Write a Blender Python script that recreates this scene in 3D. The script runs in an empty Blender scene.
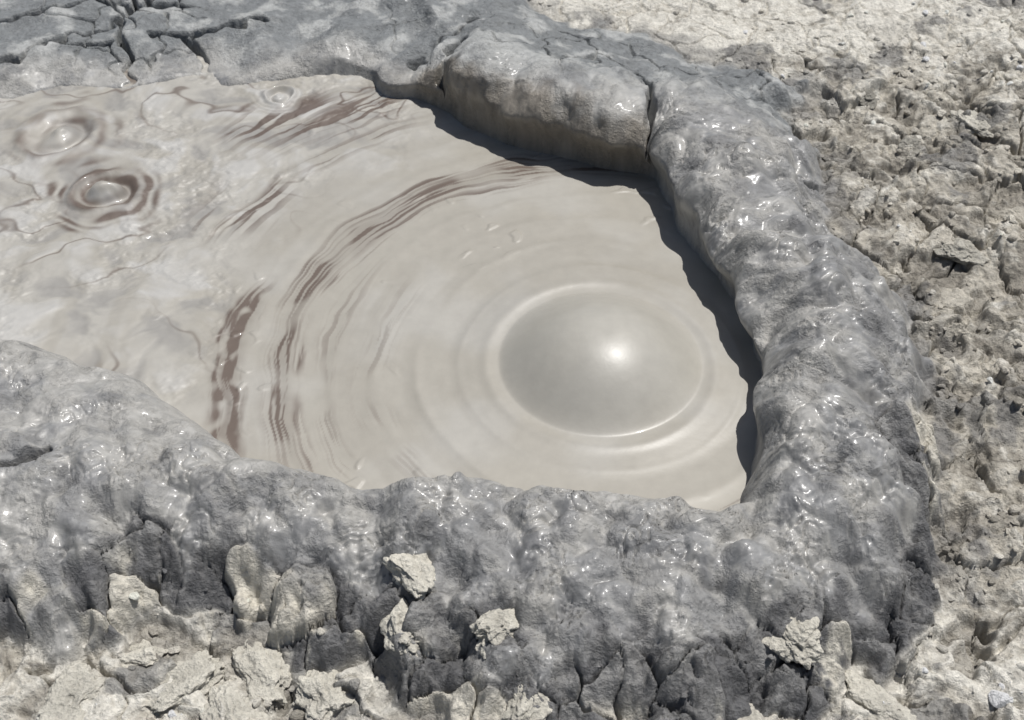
import bpy, math, numpy as np
from mathutils import Vector
np.random.seed(7)
F=np.float32
# ------------------------------------------------------------ noise
_tab=np.random.RandomState(3)
PERM=_tab.permutation(4096).astype(np.int32); PERM=np.concatenate([PERM,PERM])
ang=_tab.rand(4096)*2*np.pi; GX=np.cos(ang).astype(F); GY=np.sin(ang).astype(F)
R1=_tab.rand(4096).astype(F); R2=_tab.rand(4096).astype(F); R3=_tab.rand(4096).astype(F)
def hsh(ix,iy,s): return PERM[(PERM[(ix+s*57)&4095]+iy)&4095]
def perlin(x,y,s=0):
    x=np.asarray(x,F); y=np.asarray(y,F)
    ix=np.floor(x).astype(np.int32); iy=np.floor(y).astype(np.int32)
    fx=x-ix; fy=y-iy
    u=fx*fx*fx*(fx*(fx*6-15)+10); v=fy*fy*fy*(fy*(fy*6-15)+10)
    def g(a,b):
        h=hsh(ix+a,iy+b,s); return GX[h]*(fx-a)+GY[h]*(fy-b)
    n0=g(0,0)*(1-u)+g(1,0)*u; n1=g(0,1)*(1-u)+g(1,1)*u
    return (n0*(1-v)+n1*v)*1.45
def fbm(x,y,o=4,s=0,g=.5):
    r=0;a=1
    for i in range(o):
        r=r+a*perlin(x,y,s+i*7); a*=g; x=x*2.03+5.1; y=y*2.03+1.7
    return r
def billow(x,y,o=3,s=0,g=.5,soft=.003):
    r=0;a=1;t=0
    for i in range(o):
        r=r+a*np.sqrt(perlin(x,y,s+i*7)**2+soft); t+=a; a*=g; x=x*2.1+5.1; y=y*2.1+1.7
    return r/t
def worley(x,y,s=0,tilt=False):
    x=np.asarray(x,F); y=np.asarray(y,F)
    ix=np.floor(x).astype(np.int32); iy=np.floor(y).astype(np.int32); fx=x-ix; fy=y-iy
    f1=np.full(x.shape,9,F); f2=np.full(x.shape,9,F); c=np.zeros(x.shape,F); t=np.zeros(x.shape,F)
    for a in (-1,0,1):
        for b in (-1,0,1):
            h=hsh(ix+a,iy+b,s); ex=a+R1[h]-fx; ey=b+R2[h]-fy; d=np.hypot(ex,ey)
            m=d<f1; f2=np.where(m,f1,np.minimum(f2,d)); c=np.where(m,R3[h],c); f1=np.where(m,d,f1)
            if tilt: t=np.where(m,GX[h]*ex+GY[h]*ey,t)
    if tilt: return f1,f2,c,t
    return f1,f2,c
def ss(a,b,x):
    t=np.clip((x-a)/(b-a),0,1); return t*t*(3-2*t)
def terr(n,st,w=.3):
    q=n/st; fl=np.floor(q); return st*(fl+ss(0,w,q-fl))
# ------------------------------------------------------------ plan outlines (metres, z=0 is the mud surface)
P=[(.443,-.42),(.50,-.262),(.54,-.12),(.54,.031),(.515,.16),(.462,.297),(.402,.424),(.368,.578),(.355,.648),(.27,.665),
(.172,.705),(.071,.745),(-.031,.80),(-.123,.865),(-.178,.935),(-.25,.985),(-.34,1.0),(-.40,1.08),(-.52,1.11),(-.763,1.05),(-.844,1.11),
(-1.036,1.045),(-1.226,1.05),(-1.371,.985),(-1.9,.9),(-2.3,.6),(-2.35,.3),(-2.1,.15),(-1.4,.10),(-1.08,.05),(-.93,-.02),(-.82,-.05),
(-.72,-.13),(-.58,-.27),(-.45,-.33),(-.33,-.375),(-.2,-.395),(0,-.39),(.25,-.43),(.38,-.46)]
Q=[(-.961,-.69),(-.75,-.70),(-.70,-.63),(-.56,-.64),(-.416,-.70),(-.30,-.77),(-.15,-.86),(-.022,-.94),(.338,-.94),(.48,-.87),(.70,-.74),
(.825,-.566),(.853,-.342),(.879,-.12),(.901,.095),(.85,.245),(.772,.405),(.79,.679),(.732,.893),(.778,1.031),(.519,1.152),(.361,1.278),
(.109,1.383),(.023,1.49),(-.1,1.8),(-1,2.3),(-2.5,2.),(-3.,.5),(-2.6,-.3),(-1.5,-.6)]
def smooth(pts,n=4):
    p=np.array(pts); N=len(p); out=[]
    for i in range(N):
        a,b,c,d=p[i-1],p[i],p[(i+1)%N],p[(i+2)%N]
        for k in range(n):
            t=k/n
            out.append(.5*((2*b)+(-a+c)*t+(2*a-5*b+4*c-d)*t*t+(-a+3*b-3*c+d)*t**3))
    return np.array(out)
CS=.012; cx=np.arange(-3.6,3.0,CS); cy=np.arange(-2.2,3.4,CS); CX,CY=np.meshgrid(cx,cy)
def segdist(X,Y,pts,closed=True):
    d=np.full(X.shape,1e9); N=len(pts)
    for i in range(N if closed else N-1):
        a=pts[i]; b=pts[(i+1)%N]; ab=b-a; L=ab@ab+1e-12
        t=np.clip(((X-a[0])*ab[0]+(Y-a[1])*ab[1])/L,0,1)
        d=np.minimum(d,(X-a[0]-t*ab[0])**2+(Y-a[1]-t*ab[1])**2)
    return np.sqrt(d)
def inside(X,Y,pts):
    r=np.zeros(X.shape,bool); N=len(pts)
    for i in range(N):
        x1,y1=pts[i]; x2,y2=pts[(i+1)%N]
        if y1==y2: continue
        r^=((y1>Y)!=(y2>Y))&(X<(x2-x1)*(Y-y1)/(y2-y1)+x1)
    return r
Ps=smooth(P); Qs=smooth(Q)
DPc=segdist(CX,CY,Ps); DPc[inside(CX,CY,Ps)]*=-1
DQc=segdist(CX,CY,Qs); DQc[~inside(CX,CY,Qs)]*=-1
GYc,GXc=np.gradient(DPc,CS)
# rim control: x,y,height,inner width,outer width,overhang,lumpiness,roll
C=np.array([
(.43,-.52,.135,.13,.34,.00,1.0,0),(.2,-.5,.12,.12,.36,.0,1.0,0),(0,-.48,.12,.12,.36,.0,1.0,0),(-.3,-.47,.115,.12,.30,0,.95,0),(-.55,-.4,.115,.17,.24,0,.8,0),
(-.85,-.25,.10,.26,.32,0,.55,0),(-1.25,-.1,.09,.28,.36,0,.48,0),(-2,0,.09,.3,.4,0,.3,0),
(.6,-.35,.165,.14,.26,.03,1.1,0),(.68,-.1,.175,.15,.26,.06,1.15,0),(.67,.2,.18,.15,.26,.065,1.15,0),(.56,.45,.18,.13,.28,.065,1.0,.2),(.45,.7,.17,.12,.32,.05,.6,.5),
(.25,.82,.185,.12,.35,.06,.5,1),(.05,.9,.185,.12,.35,.06,.5,1),(-.1,1.0,.18,.10,.3,.05,.45,1),(-.26,1.10,.075,.08,.3,.02,.3,.2),(-.8,1.3,.035,.22,.3,0,.12,0),(-1.4,1.25,.035,.22,.4,0,.12,0),(-2.4,1,.04,.3,.4,0,.2,0),
(.3,1.1,.13,.14,.35,0,.3,1)])
W=[np.exp(-((CX-c[0])**2+(CY-c[1])**2)/(2*.12**2))+1e-4/(.05+((CX-c[0])**2+(CY-c[1])**2)**2) for c in C]
Wt=sum(W); CT=[sum(w*c[k] for w,c in zip(W,C))/Wt for k in range(2,8)]
def lerp(A,x,y):
    u=np.clip((x-cx[0])/CS,0,len(cx)-1.001); v=np.clip((y-cy[0])/CS,0,len(cy)-1.001)
    i=u.astype(np.int32); j=v.astype(np.int32); u=u-i; v=v-j
    return (A[j,i]*(1-u)*(1-v)+A[j,i+1]*u*(1-v)+A[j+1,i]*(1-u)*v+A[j+1,i+1]*u*v).astype(F)
# ------------------------------------------------------------ terrain
def axis(a,b,st,far,k=1.22):
    mid=np.arange(a,b,st); out=[];s=st;p=mid[-1]
    while p<far: s*=k; p+=s; out.append(p)
    o2=[];s=st;p=mid[0]
    while p>-far: s*=k; p-=s; o2.append(p)
    return np.concatenate([o2[::-1],mid,out])
ax=axis(-1.70,1.72,.0030,150); ay=axis(-1.03,1.70,.0025,150)
X,Y=np.meshgrid(ax,ay); X=X.astype(F); Y=Y.astype(F)
def ground_level(X,Y):
    return -.06*ss(-.15,-.75,Y)+.03*ss(.7,2.2,Y)+.03*ss(.7,1.5,X)
cracks=[[(-1.6,1.02),(-1.391,1.091),(-1.281,1.205),(-1.135,1.308),(-1.0,1.5)],[(-1.04,1.0),(-1.055,1.155),(-1.108,1.282),(-1.085,1.414),(-1.15,1.6)],
[(-.815,1.04),(-.861,1.18),(-.911,1.231)],[(-.261,1.092),(-.169,1.176),(-.103,1.263)],[(.334,1.0),(.348,.893),(.352,.80),(.36,.60)],
[(-1.281,1.205),(-1.11,1.2)],[(-1.0,1.24),(-.861,1.25),(-.7,1.3)],[(-1.5,1.3),(-1.2,1.42),(-.9,1.4)],[(.70,.56),(.78,.60)],[(-1.0,-.38),(-.9,-.36)],
[(-.13,1.13),(-.150,1.05),(-.17,.90)]]
def terrain(X,Y):
    far=np.maximum(np.abs(X),np.abs(Y)); 
    n1=perlin(X*5,Y*5,1); n2=perlin(X*5,Y*5,2); n3=perlin(X*17,Y*17,3); n4=perlin(X*17,Y*17,4)
    n5=perlin(X*9,Y*9,7); n6=perlin(X*9,Y*9,8); n7=perlin(X*48,Y*48,5); n8=perlin(X*48,Y*48,6)
    H,wi,wo,O,L,RO=[lerp(A,X,Y) for A in CT]
    wx=X+(.024*n1+.008*n3)*np.clip(L*1.3,.3,1); wy=Y+(.024*n2+.008*n4)*np.clip(L*1.3,.3,1)
    dP=lerp(DPc,wx,wy); dQ=lerp(DQc,wx+.03*n5+.025*n3+.006*n7,wy+.03*n6+.025*n4+.006*n8)
    zg=ground_level(X,Y)
    t=np.clip(dP/wi,0,1); rim=H*(1-(1-t)**2.4)**.72
    rim=rim*(1-.42*RO*ss(.13,.34,dP))
    endm=ss(-.135,-.20,X+.25*(Y-1.0)+.02*n3)*ss(-.55,-.35,X)*ss(.7,.8,Y)
    rim=rim*(1-.45*endm)
    rim=np.where(dP<0,np.maximum(dP*1.2,-.10),rim)
    f=1-(1-np.clip(dQ/wo,0,1))**1.8
    h=zg*(1-f)+rim*f
    on=np.clip(dP/.06,0,1)*ss(-.02,.06,dQ)
    # rounded, melted lumps over several sizes
    bx=X+.030*n5+.014*n4+.002*n7; by=Y+.030*n6+.014*n3+.002*n8
    p1,_,_=worley(bx*7,by*8,17); p2,_,_=worley(bx*16+3,by*18,18); p3,_,_=worley(bx*34,by*38,19)
    b=.048*(.45-p1**2*1.1)+.040*(billow(bx*8,by*8,1,11)-.2)+.030*(.4-p2**2*1.1)+.0065*(.4-p3**2*1.2)*ss(-.2,.35,n5+.7*n3)
    wr=perlin(bx*26+2*n3,by*26+2*n4,31); b=b-.010*np.exp(-(wr/.07)**2)*ss(-.15,.3,n6)
    wr2=perlin(bx*52+2*n3,by*52+2*n4,33); b=b-.0026*np.exp(-(wr2/.11)**2)*ss(-.1,.35,n4+.5*n5)
    b=b+.0014*fbm(X*45,Y*45,3,41,.6)*ss(-.2,.4,n2+.6*n3)
    h=h+on*L*b
    h=h+on*np.clip(1-L,0,1)*(.022*n1+.010*perlin(X*9+4,Y*11,12)+.003*n3)
    # cracked crust blocks on the near outer flank
    cw=X+.026*n5+.018*n3+.005*n7; cv=Y+.026*n6+.018*n4+.005*n8
    f1,f2,cid,tl=worley(cw*11,cv*12,3,True); e=f2-f1
    nearm=ss(-.05,-.4,Y)
    mid_=ss(-.3,-.1,X)*(1-ss(.5,.7,X))
    edge=dQ+.10*n1+.05*n5+.03*n3-.085*mid_
    crust=nearm*(1-ss(.03,.12,edge))*ss(-.01,.02,dQ)
    crust=np.maximum(crust,.25*ss(.5,.65,X)*ss(.2,-.3,Y)*(1-ss(.03,.08,dQ))*ss(-.01,.02,dQ))
    fr=fbm(X*14,Y*14,5,55,.55)
    cwid=.025+.06*ss(-.3,.5,n4)
    j1=ss(0,.07,e)
    h=h+crust*((.018*(cid-.5)+.008*tl)*j1-.036*(1-ss(.0,1,e/cwid))-.008*(1-ss(0,.22,e))+.010*fr+terr(.006*fr,.004,.6)+.002*fbm(X*60,Y*60,2,56))
    f1b,f2b,cidb=worley(cw*26,cv*26,5); eb=f2b-f1b
    h=h+crust*(.005*(cidb-.5)*ss(0,.1,eb)-.010*(1-ss(0,.08,eb))*ss(-.3,.2,n5))
    # dry ground : flat broken flakes with thin irregular cracks
    dry=1-ss(-.015,.02,dQ)
    near=ss(-.45,-.65,Y)
    rough=.15+.85*ss(1.2,.6,Y-.25*X+.18*n1)
    gw=X+.035*n5+.016*n3+.005*n7; gv=Y+.035*n6+.016*n4+.005*n8
    f1c,f2c,cidc,tc=worley(gw*7+9,gv*8,9,True); ec=f2c-f1c
    f1d,f2d,cidd,td=worley(gw*20+3,gv*23,13,True); ed=f2d-f1d
    m2=ss(-.3,.2,perlin(X*5+9,Y*5,64))
    big=fbm(gw*6,gv*6,5,60,.52)
    fine=fbm(X*30,Y*30,4,61,.6)
    cwid2=.02+.05*ss(-.4,.5,n4)
    rub=rough*(.024*(cidc-.5)+.020*tc)*ss(0,.10,ec)-(.40+.60*rough)*.026*(1-ss(0,1,ec/cwid2))*ss(-.8,-.2,n6)
    rub=rub+m2*(.35+.65*rough)*((.012*(cidd-.5)+.011*td)*ss(0,.12,ed)-.010*(1-ss(0,.08,ed))*ss(-.5,.1,n3))
    rub=rub+(.3+.7*rough)*(terr(.016*big,.007,.6)*.6+.017*big)+.0036*fine*(.3+.7*rough)
    hol=ss(.08,.45,fbm(X*8,Y*8,3,65)); rub=rub-.022*hol*rough*ss(.55,.8,X)-.012*hol*near
    crumb=ss(.0,.5,fbm(X*5+2,Y*5,2,66)); p5,_,_=worley(gw*34,gv*36,24)
    rub=rub+crumb*rough*(.011*(.5-p5))
    fade=1/(1+np.maximum(far-3,0)*.5)
    h=h+dry*rub*fade
    h=h+dry*np.where(far>6,perlin(X*.08,Y*.08,77)*np.clip((far-6)/20,0,1),0)
    # thin skin cracks in the stiff grey mud behind the pool
    flat=ss(.02,.11,dP)*ss(-.02,.05,dQ)*ss(.75,1.0,Y)
    wl=.018*perlin(X*22,Y*22,80)+.012*n3+.004*n7
    f1e,f2e,cide=worley((X+wl)*7.5,(Y-wl)*6,15); ee=f2e-f1e
    cm=ss(.05,.4,perlin(X*2.4+3,Y*2.4,16)+.5*ss(.5,.75,X)+.2*ss(1.25,1.45,Y)+.25*ss(-.9,-1.1,X))
    h=h-flat*cm*.022*(1-ss(0,.045,ee))+flat*.0014*fbm(X*50,Y*50,3,57)
    crk=np.full(X.shape,9,F)
    box=(X>-1.8)&(X<1)&(Y>-.6)&(Y<1.8)
    xs=X[box]+wl[box]; ys=Y[box]-wl[box]*.7
    dm=np.full(xs.shape,9.)
    for i,c in enumerate(cracks):
        w=.011 if i in (4,10) else .009
        dm=np.minimum(dm,segdist(xs,ys,np.array(c),False)/w)
    crk[box]=dm
    h=h-.06*(1-ss(.1,1.4,crk*(1+.5*n4)))*on-.02*np.exp(-(crk/4)**2)*on*ss(-.4,-.1,X)
    # rugged lower face of the thick lobe behind the pool
    face=ss(.0,.03,dP)*(1-ss(.07,.12,dP))*ss(.6,.66,Y)*ss(-.25,-.15,X)*(1-ss(.33,.38,X))
    # overhang: move the upper wall towards the pool
    gx=lerp(GXc,X,Y); gy=lerp(GYc,X,Y)
    sh=O*(1.0+.5*n1)*ss(0,.035,dP)*(1-ss(.06,.26,dP))+face*(.012*n3+.004*n7+.012*n5)
    la=on*L*(.003+.011*ss(.05,.12,dP))
    x2=X-gx*sh+la*n5; y2=Y-gy*sh+la*n6
    da=(dry*.004*rough+crust*.003)*fade
    x2=x2+da*perlin(X*30,Y*30,92); y2=y2+da*perlin(X*30,Y*30,93)
    return dict(x=x2,y=y2,z=h,dP=dP,dQ=dQ,dry=dry,crust=crust,L=L,n1=n1,n3=n3,n4=n4,cid=cid,cidc=cidc,cidb=cidb,cidd=cidd,near=near,nearm=nearm,rough=rough,b=b,n5=n5,n6=n6,big=big,fine=fine,fr=fr,hol=hol,p5=p5,crumb=crumb)
T=terrain(X,Y)
def mix(a,b,t):
    t=t[...,None] if hasattr(t,'shape') else t
    return a*(1-t)+b*t
c3=lambda *a: np.array(a,F)
def tcol(T,X,Y):
    n1,n3=T['n1'],T['n3']; k=fbm(X*9,Y*9,5,101,.6); k2=fbm(X*40,Y*40,3,102,.6); one=np.ones(X.shape+(1,),F)
    wetc=c3(.228,.227,.224)*one
    coat=ss(-.35,.5,k+.6*(1-ss(.06,.20,T['dP']))+.45*ss(-.35,-.75,X)*ss(.2,0,Y)-.2)
    wetc=mix(wetc,c3(.340,.331,.310),coat*.85)
    wetc=mix(wetc,c3(.150,.150,.151),ss(.05,.6,fbm(X*10+3,Y*10,5,107,.62)+.2*ss(.55,.75,X)-.25*(1-ss(.05,.12,T['dP'])))*.55)
    wetc=mix(wetc,c3(.38,.37,.345),ss(.25,.75,fbm(X*20+3,Y*20,4,108,.6))*.4)
    blue=ss(.75,1.0,Y+.15*X)*ss(.02,.14,T['dP']+.03*n3)
    wetc=mix(wetc,mix(c3(.168,.178,.182)*one,c3(.345,.352,.346),ss(-.3,.5,k+.75*ss(-.4,0,X)*(1-ss(.12,.3,T['dP']))-.22)),blue*.9)
    upper=ss(-.35,-.2,X)*(1-ss(.3,.42,X))*ss(.6,.66,Y)
    wetc=mix(wetc,c3(.19,.165,.13),upper*(1-ss(.04,.10,T['dP']+.03*k))*.8)
    cr=mix(c3(.108,.108,.111)*one,c3(.25,.247,.24),ss(-.5,.6,.6*T['fr']+.6*(T['cid']-.5)))
    lowx=ss(-.1,-.35,X)+ss(.35,.5,X)
    pale=ss(.0,.06,(T['cid']-.76)*.7+T['fr']*.13+.09*lowx-.06+.10*ss(.12,.03,T['dQ']))*ss(.105,.04,T['dQ']+.03*n3)
    cr=mix(cr,c3(.56,.53,.46),pale)
    cr_m=ss(.15,.6,T['crust'])
    col=mix(wetc,cr,cr_m)
    d=mix(c3(.45,.42,.36)*one,c3(.29,.268,.228),ss(-.25,.5,k+.6*(T['cidc']-.5)))
    d=mix(d,c3(.67,.645,.58),ss(-.05,.7,k2*.35+.5*(T['cidd']-.5)+.6*ss(.6,1.3,Y-.2*(X-.6))+.35*T['big']+.50*T['near'])*.88)
    d=mix(d,c3(.17,.167,.162),ss(.28,.55,fbm(X*4+7,Y*4,5,103,.6)+.5*T['near']*(T['cidc']-.5))*.75)
    d=mix(d,c3(.23,.212,.182),T['hol']*.65*T['rough'])
    d=mix(d,c3(.25,.232,.20),T['crumb']*T['rough']*ss(.45,.75,T['p5'])*.6)
    damp=(1-ss(.0,.11,-T['dQ']+.07*n3))
    d=mix(d,c3(.19,.185,.177),damp*.65*ss(-.5,.3,k+.3)*(1-.9*T['near']))
    col=mix(col,d,T['dry'])
    col=col*(1+.17*np.clip(fbm(X*45,Y*45,3,109,.65),-1,1)[...,None])
    wet=(1-T['dry'])*(1-.85*cr_m)*(1-.45*blue)*(.40+.55*ss(-.35,.4,fbm(X*12+5,Y*12,5,110,.65)+.05))
    return col,wet
TC,TW=tcol(T,X,Y)
def build(name,V,faces,smooth=True,attrs=None,col=None,normals=None,mat=None):
    used,inv=np.unique(faces.ravel(),return_inverse=True)
    faces=inv.reshape(faces.shape).astype(np.int32); V=V[used]
    me=bpy.data.meshes.new(name); me.vertices.add(len(V)); me.vertices.foreach_set('co',V.astype(F).ravel())
    n=faces.shape[1]; me.loops.add(faces.size); me.loops.foreach_set('vertex_index',faces.ravel())
    me.polygons.add(len(faces)); me.polygons.foreach_set('loop_start',np.arange(0,faces.size,n,dtype=np.int32))
    me.update(calc_edges=True)
    me.polygons.foreach_set('use_smooth',np.full(len(faces),smooth))
    for k,a in (attrs or {}).items():
        at=me.attributes.new(k,'FLOAT','POINT'); at.data.foreach_set('value',a.ravel()[used].astype(F))
    if col is not None:
        at=me.attributes.new('albedo','FLOAT_COLOR','POINT'); c=np.ones((len(V),4),F); c[:,:3]=col.reshape(-1,3)[used]; at.data.foreach_set('color',c.ravel())
    if normals is not None: me.normals_split_custom_set_from_vertices(normals.reshape(-1,3)[used].tolist())
    ob=bpy.data.objects.new(name,me); bpy.context.scene.collection.objects.link(ob)
    if mat: me.materials.append(mat)
    return ob
def quads(ny,nx):
    i=np.arange(ny*nx,dtype=np.int64).reshape(ny,nx)
    return np.stack([i[:-1,:-1],i[:-1,1:],i[1:,1:],i[1:,:-1]],-1).reshape(-1,4)
# ------------------------------------------------------------ materials
def nodes(name):
    m=bpy.data.materials.new(name); m.use_nodes=True; nt=m.node_tree; return m,nt,nt.nodes['Principled BSDF']
def N(nt,t,**k):
    n=nt.nodes.new(t)
    for a,b in k.items(): setattr(n,a,b)
    return n
def math_(nt,op,a,b=None,clamp=False):
    n=nt.nodes.new('ShaderNodeMath'); n.operation=op; n.use_clamp=clamp
    for i,v in enumerate((a,b)):
        if v is None: continue
        if isinstance(v,(int,float)): n.inputs[i].default_value=v
        else: nt.links.new(v,n.inputs[i])
    return n.outputs[0]
def noise(nt,co,scale,detail=3,rough=.55,dist=0):
    n=N(nt,'ShaderNodeTexNoise'); n.inputs['Scale'].default_value=scale; n.inputs['Detail'].default_value=detail; n.inputs['Roughness'].default_value=rough; n.inputs['Distortion'].default_value=dist
    nt.links.new(co,n.inputs['Vector']); return n.outputs['Fac']
def earth_mat(name):
    m,nt,b=nodes(name); L=nt.links
    co=N(nt,'ShaderNodeTexCoord').outputs['Object']
    col=N(nt,'ShaderNodeAttribute',attribute_name='albedo').outputs['Color']; wet=N(nt,'ShaderNodeAttribute',attribute_name='wet').outputs['Fac']
    n3=noise(nt,co,120,4,.68)
    amt=math_(nt,'SUBTRACT',1.15,wet); s2=math_(nt,'ADD',1.0,math_(nt,'MULTIPLY',math_(nt,'SUBTRACT',n3,.5),amt))
    vm=N(nt,'ShaderNodeVectorMath',operation='SCALE'); L.new(col,vm.inputs[0]); L.new(s2,vm.inputs['Scale']); L.new(vm.outputs[0],b.inputs['Base Color'])
    L.new(math_(nt,'SUBTRACT',.92,math_(nt,'MULTIPLY',wet,.50)),b.inputs['Roughness'])
    L.new(math_(nt,'MULTIPLY',math_(nt,'SUBTRACT',wet,.45),.75,True),b.inputs['Coat Weight']); b.inputs['Coat Roughness'].default_value=.18
    dry=math_(nt,'SUBTRACT',1.0,math_(nt,'MULTIPLY',wet,.88))
    bp=N(nt,'ShaderNodeBump'); bp.inputs['Distance'].default_value=.010; bp.inputs['Strength'].default_value=1
    L.new(math_(nt,'MULTIPLY',n3,dry),bp.inputs['Height']); L.new(bp.outputs[0],b.inputs['Normal'])
    return m
M_ground=earth_mat('dry_clay'); M_rim=earth_mat('wet_clay')
def pool_mat():
    m,nt,b=nodes('liquid_mud'); L=nt.links
    co=N(nt,'ShaderNodeTexCoord').outputs['Object']
    col=N(nt,'ShaderNodeAttribute',attribute_name='albedo').outputs['Color']
    n1=noise(nt,co,30,4,.6)
    s=math_(nt,'ADD',.90,math_(nt,'MULTIPLY',n1,.20))
    vm=N(nt,'ShaderNodeVectorMath',operation='SCALE'); L.new(col,vm.inputs[0]); L.new(s,vm.inputs['Scale']); L.new(vm.outputs[0],b.inputs['Base Color'])
    ro=N(nt,'ShaderNodeAttribute',attribute_name='rough').outputs['Fac']
    L.new(math_(nt,'ADD',ro,math_(nt,'MULTIPLY',n1,.12)),b.inputs['Roughness'])
    b.inputs['Coat Weight'].default_value=.15; b.inputs['Coat Roughness'].default_value=.06
    bp=N(nt,'ShaderNodeBump'); bp.inputs['Distance'].default_value=.0006; L.new(n1,bp.inputs['Height']); L.new(bp.outputs[0],b.inputs['Normal'])
    return m
M_pool=pool_mat()
# ------------------------------------------------------------ ground + rim objects
V=np.stack([T['x'],T['y'],T['z']],-1).reshape(-1,3); fq=quads(*X.shape)
dQf=T['dQ'].ravel()[fq].mean(1); dPf=T['dP'].ravel()[fq].mean(1)
isrim=(dQf>0)
attrs={'wet':TW}
build('ground',V,fq[~isrim],attrs=attrs,col=TC,mat=M_ground)
build('mud_rim',V,fq[isrim&(dPf>-.12)],attrs=attrs,col=TC,mat=M_rim)
# ------------------------------------------------------------ pool
px=np.arange(-2.6,.78,.003); py=np.arange(-.62,1.32,.003); A,B=np.meshgrid(px,py); A=A.astype(F);B=B.astype(F)
BX,BY=.192,-.020
def poolfn(A,B):
    w1=fbm(A*4,B*4,3,201); w2=fbm(A*4,B*4,3,202)
    dx=A-BX; dy=B-BY; r0=np.hypot(dx,dy); ta=np.arctan2(dy,dx)
    th=(ta+.25)%(2*np.pi)         # the wrap of the angle lies under the right-hand wall
    deg=np.degrees(ta)%360
    r=r0*(1+(.012*np.sin(2*ta+1)+.006*np.sin(3*ta))*ss(.12,.22,r0))
    rw=r+.020*w1*ss(.24,.6,r)
    # bubble: tall smooth dome, then a soft ring
    z=.106*np.clip(1-np.clip(r0/.222,0,1)**2.4,0,1)**1.42
    z=z+.0040*np.exp(-((r-.250)/.015)**2)
    z=z+.005*ss(.34,.26,r)
    # broad terraces left by earlier bubbles
    for rr,a,w in ((.32,.0032,.018),(.415,.0052,.026),(.50,.0025,.025),(.60,.003,.03),(.70,.003,.03),(.80,.003,.03)):
        am_=.6+.8*perlin(th*1.3,rr*30+0*th,7)*ss(.24,.34,r)
        z=z+a*am_*ss(w,-w,rw-rr)+.35*a*am_*np.exp(-((rw-rr+w*.5)/(w*.4))**2)
    far=ss(.82,1.05,r-.15*w1)
    lump=ss(.3,.6,perlin(A*24+w1,B*30+w2,206))*ss(.2,.5,perlin(A*4,B*4,207)+.15)
    z=z+.0028*lump*ss(.38,.46,r)*(1-.5*far)+.0008*fbm(A*9,B*9,2,208)*ss(.35,.5,r)
    wx=A+.06*w1;wy=B+.06*w2
    thick=fbm(wx*7,wy*8,4,210)
    z=z+far*(.005*thick+.004*(billow(wx*6,wy*9,3,211)-.25)+.0038*fbm(A*28,B*34,3,212)*ss(-.3,.3,w2))
    # --- brown streaks
    line=lambda f,s,k=1.6: ss(-.08,.20,perlin(rw*f,th*k+s,int(s)+220)+.30*perlin(rw*f*3,th*9,230))
    band=lambda c,w:np.exp(-((rw-c)/w)**2)
    am=lambda a,b,s=10: ss(a-s,a+s,deg)*(1-ss(b-s,b+s,deg))
    patch=ss(-.30,.25,perlin(rw*9,th*5,240)+.12)
    br=1.35*band(.705,.032)*am(76,208,8)*(.22+.78*line(95,3,2.4))*(.35+.65*patch)
    br=br+.9*band(.75,.013)*am(90,160)*line(80,4,2.4)*(.4+.6*patch)
    br=br+.9*band(.660,.013)*am(105,208)*line(80,5,2.4)*patch
    edge=perlin(A*35,B*22,241)*.4
    br=br+2.0*band(.82+.03*edge,.026)*am(163,199,6)*(.3+.7*line(60,6,2.6))*ss(-.30,.12,edge+.06)
    br=br+.45*band(.60,.02)*am(150,215)*line(110,7)*patch
    br=br+.35*band(.50,.03)*am(150,240)*line(110,8)*patch
    br=br+1.2*band(.475,.03)*am(288,330,8)*line(90,9)
    br=br+1.7*band(1.12,.055)*am(117,129,4)*line(52,10,3)*(.3+.7*patch)+1.7*band(1.20,.08)*am(125,138,4)*line(50,11,3)*(.3+.7*patch)+.8*band(1.0,.03)*am(118,135,6)*line(60,15,3)
    br=br+1.6*band(1.02,.07)*am(141,153,4)*line(52,12,3)*patch
    mar=1-ss(.0,.07,np.abs(perlin(wx*4.5,wy*6,242)+.3*perlin(wx*14,wy*18,243)))
    br=br+.8*far*mar*ss(-.1,.3,perlin(A*2.3+1,B*2.3,244)+.15)
    # --- small secondary vents
    for (sx,sy,R,hh,k) in ((-1.004,.597,.14,.030,2.0),(-1.175,.83,.17,.020,1.0),(-.63,1.0,.07,.004,.2),(-1.36,.52,.12,.010,.5)):
        ex=A-sx+.024*perlin(A*7,B*7,253)+.006*perlin(A*25,B*25,255); ey=B-sy+.024*perlin(A*7,B*7,254)+.006*perlin(A*25,B*25,256); q=np.hypot(ex,ey); qa=np.arctan2(ey,ex)
        m=ss(R*1.3,R*.7,q*(1+.45*perlin(A*9,B*9,250))); z=z*(1-m*.6)+m*hh*(.5+.5*np.cos(np.pi*np.clip(q/(R*.34),0,1)))
        z=z-m*.010*np.exp(-((q-R*.38)/(R*.10))**2)+m*.007*np.exp(-((q-R*.60)/(R*.10))**2)
        ph=q/R*2*np.pi*4.2+qa+2.0*perlin(A*12,B*12,251); rg=.5+.5*np.cos(ph)
        z=z+m*.0016*rg
        br=br*(1-.8*m)+m*k*((.3+.7*rg)*np.exp(-((q-R*.50)/(R*.20))**2)*(.7+.6*perlin(A*16,B*16,257))+.8*rg*ss(.6,.8,q/R)*ss(-.1,.3,perlin(A*8,B*8,252)))
    br=np.clip(br,0,1)
    return z,br,far,thick,r,w1,lump,rw,th
Z,BR,FAR,TH,RR,W1,LU,RW,THT=poolfn(A,B)
pc=c3(.320,.301,.262)*np.ones(A.shape+(1,),F)
pc=mix(pc,c3(.352,.337,.304),ss(-.3,.6,W1+.6*FAR))
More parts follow.
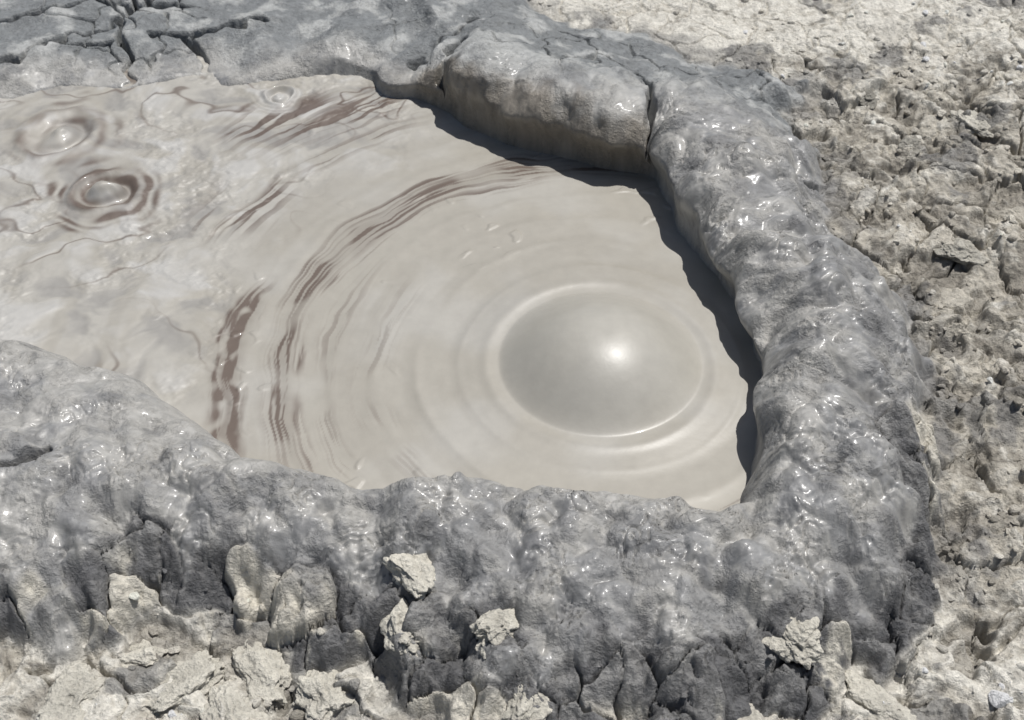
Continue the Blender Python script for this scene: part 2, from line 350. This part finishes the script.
pc=mix(pc,c3(.275,.257,.222),ss(-.05,.5,perlin(RW*12,THT*1.0,260)+.3*perlin(RW*40,THT*3,261))*.5*ss(.25,.4,RR))
pc=mix(pc,c3(.41,.403,.386),FAR*ss(.0,.6,TH)*.75)
pc=mix(pc,c3(.24,.231,.217),FAR*ss(.05,.6,-TH)*.75)
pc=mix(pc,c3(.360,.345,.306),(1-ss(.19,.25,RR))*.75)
pc=mix(pc,c3(.095,.067,.052),BR*.90)
ro=.36+.08*ss(.25,.5,RR)
e=.003; gy_,gx_=np.gradient(Z,e); nn=np.stack([-gx_,-gy_,np.ones_like(Z)],-1); nn/=np.linalg.norm(nn,axis=-1,keepdims=True)
PV=np.stack([A,B,Z],-1).reshape(-1,3); fp=quads(*A.shape)
dpp=lerp(DPc,A,B).ravel()[fp].mean(1); rf=RR.ravel()[fp].mean(1); keep=dpp<.09
build('mud_pool',PV,fp[keep&(rf>=.25)],attrs={'rough':ro},col=pc,normals=nn,mat=M_pool)
build('mud_bubble',PV,fp[rf<.25],attrs={'rough':ro},col=pc,normals=nn,mat=M_pool)
# ------------------------------------------------------------ rubble & clods
import bmesh
from mathutils import noise as mn
def ico(sub):
    bm=bmesh.new(); bmesh.ops.create_icosphere(bm,subdivisions=sub,radius=1); v=np.array([x.co[:] for x in bm.verts]); f=np.array([[y.index for y in x.verts] for x in bm.faces]); bm.free(); return v,f
rs=np.random.RandomState(11)
iv,jf=ico(2)
cnt=0; VS=[];FS=[];CSs=[];off=0
cand=rs.rand(50000,2)*[3.4,2.7]+[-1.6,-1.0]
def gi(x,y): return np.clip(np.searchsorted(ay,y),0,len(ay)-1),np.clip(np.searchsorted(ax,x),0,len(ax)-1)
clus=perlin(cand[:,0]*6,cand[:,1]*6,301)
for ci,(x,y) in enumerate(cand):
    j,i=gi(x,y)
    if T['dQ'][j,i]>-.01 and T['crust'][j,i]<.8: continue
    dens=.40 if T['dQ'][j,i]<-.01 else .06
    if y-.25*x>1.0: dens*=.3
    if clus[ci]<.05: dens*=.2
    if rs.rand()>dens: continue
    s=.0018+.012*rs.rand()**4 + (.012*rs.rand() if rs.rand()<.05 else 0)
    v=iv*(s*np.array([1,.6+.4*rs.rand(),.35+.35*rs.rand()]))
    for _ in range(5):
        n=rs.randn(3); n/=np.linalg.norm(n); d=v@n; lim=s*(.35+.35*rs.rand()); v=v-np.outer(np.maximum(d-lim,0),n)
    a=rs.rand()*6.28; c_,s_=math.cos(a),math.sin(a); v=v@np.array([[c_,-s_,0],[s_,c_,0],[0,0,1]])
    p=np.array([T['x'][j,i],T['y'][j,i],T['z'][j,i]+s*.2]); VS.append(v+p); FS.append(jf+off); off+=len(v)
    base=TC[j,i]*(.85+.5*rs.rand())
    CSs.append(np.tile(np.clip(base,0,.66),(len(v),1))); cnt+=1
    if cnt>6500: break
VS=np.concatenate(VS);FS=np.concatenate(FS);CSs=np.concatenate(CSs)
build('clay_rubble',VS,FS,smooth=False,attrs={'wet':np.zeros(len(VS))},col=CSs,mat=M_ground)
iv5,jf5=ico(6)
def clod(x,y,s,seed,flat=.7,tone=1.0):
    j,i=gi(x,y); v=iv5.copy(); r=np.random.RandomState(seed)
    for _ in range(6):
        n=r.randn(3); n/=np.linalg.norm(n); d=v@n; lim=.5+.35*r.rand(); v=v-np.outer(np.maximum(d-lim,0)*.85,n)
    o=Vector((seed*3.1,0,0))
    disp=np.array([.45*mn.noise(Vector(p)*1.4+o)+.22*mn.noise(Vector(p)*3+o)+.13*mn.noise(Vector(p)*6+o)+.06*mn.noise(Vector(p)*13+o) for p in v.tolist()])
    disp=.6*disp+.4*terr(disp,.13,.5)
    a=r.rand()*6.28; c_,s_=math.cos(a),math.sin(a)
    v=v*(1+disp[:,None])*s*np.array([1,.7,flat]); v=v@np.array([[c_,-s_,0],[s_,c_,0],[0,0,1]])
    v=v+np.array([x,y,T['z'][max(j-12,0):j+12,max(i-12,0):i+12].mean()-s*.08])
    c=np.array([.52,.495,.43])*tone*(1+.6*disp[:,None])
    build('clay_clod',v,jf5,attrs={'wet':np.zeros(len(v))},col=c,mat=M_ground)
k=0
for (x,y,s,fl,t) in ((-.18,-.625,.064,.5,1.1),(-.20,-.72,.058,.45,1.0),(-.02,-.735,.062,.45,1.),(.51,-.74,.068,.42,1.0),(-.47,-.74,.075,.4,1),(-.60,-.77,.070,.35,.95),(-.34,-.80,.065,.4,1.0),(-.80,-.80,.07,.35,.95),
    (-.50,-.86,.07,.35,1.0),(.66,-.82,.065,.32,.95),(-.69,-.71,.05,.4,1.0),(.02,-.87,.05,.4,.9),(.40,-.88,.055,.35,.9),
    (1.02,.75,.05,.45,.5),(.95,.98,.04,.45,.45),(1.05,.35,.06,.35,.75),(1.2,.85,.06,.35,.9)):
    k+=1; clod(x,y,s,k,fl,t)
# ------------------------------------------------------------ light, sky, camera
sc=bpy.context.scene
S=Vector((.28,.17,.945)).normalized()
w=bpy.data.worlds.new('World'); sc.world=w; w.use_nodes=True; nt=w.node_tree
sky=nt.nodes.new('ShaderNodeTexSky'); sky.sky_type='NISHITA'; sky.sun_disc=False; sky.sun_elevation=math.asin(S.z); sky.sun_rotation=math.atan2(S.x,S.y)
sky.dust_density=1.8; sky.ozone_density=.9; sky.air_density=1
bg=nt.nodes['Background']; nt.links.new(sky.outputs[0],bg.inputs[0]); bg.inputs[1].default_value=.054
sd=bpy.data.lights.new('sun','SUN'); sd.energy=4.5; sd.angle=math.radians(.6); sd.color=(1,.977,.942)
so=bpy.data.objects.new('sun',sd); so.rotation_euler=S.to_track_quat('Z','Y').to_euler(); so.location=(3,3,6); sc.collection.objects.link(so)
cd=bpy.data.cameras.new('camera'); cd.lens=50; cd.sensor_width=36; cd.clip_start=.05; cd.clip_end=1000
co=bpy.data.objects.new('camera',cd); co.location=(0,-2.2,2.2); co.rotation_euler=(math.radians(45),0,0); sc.collection.objects.link(co); sc.camera=co
cd.dof.use_dof=True; cd.dof.focus_distance=2.95; cd.dof.aperture_fstop=6.3
sc.view_settings.view_transform='Standard'; sc.view_settings.look='None'; sc.view_settings.exposure=0
print('rubble',cnt)
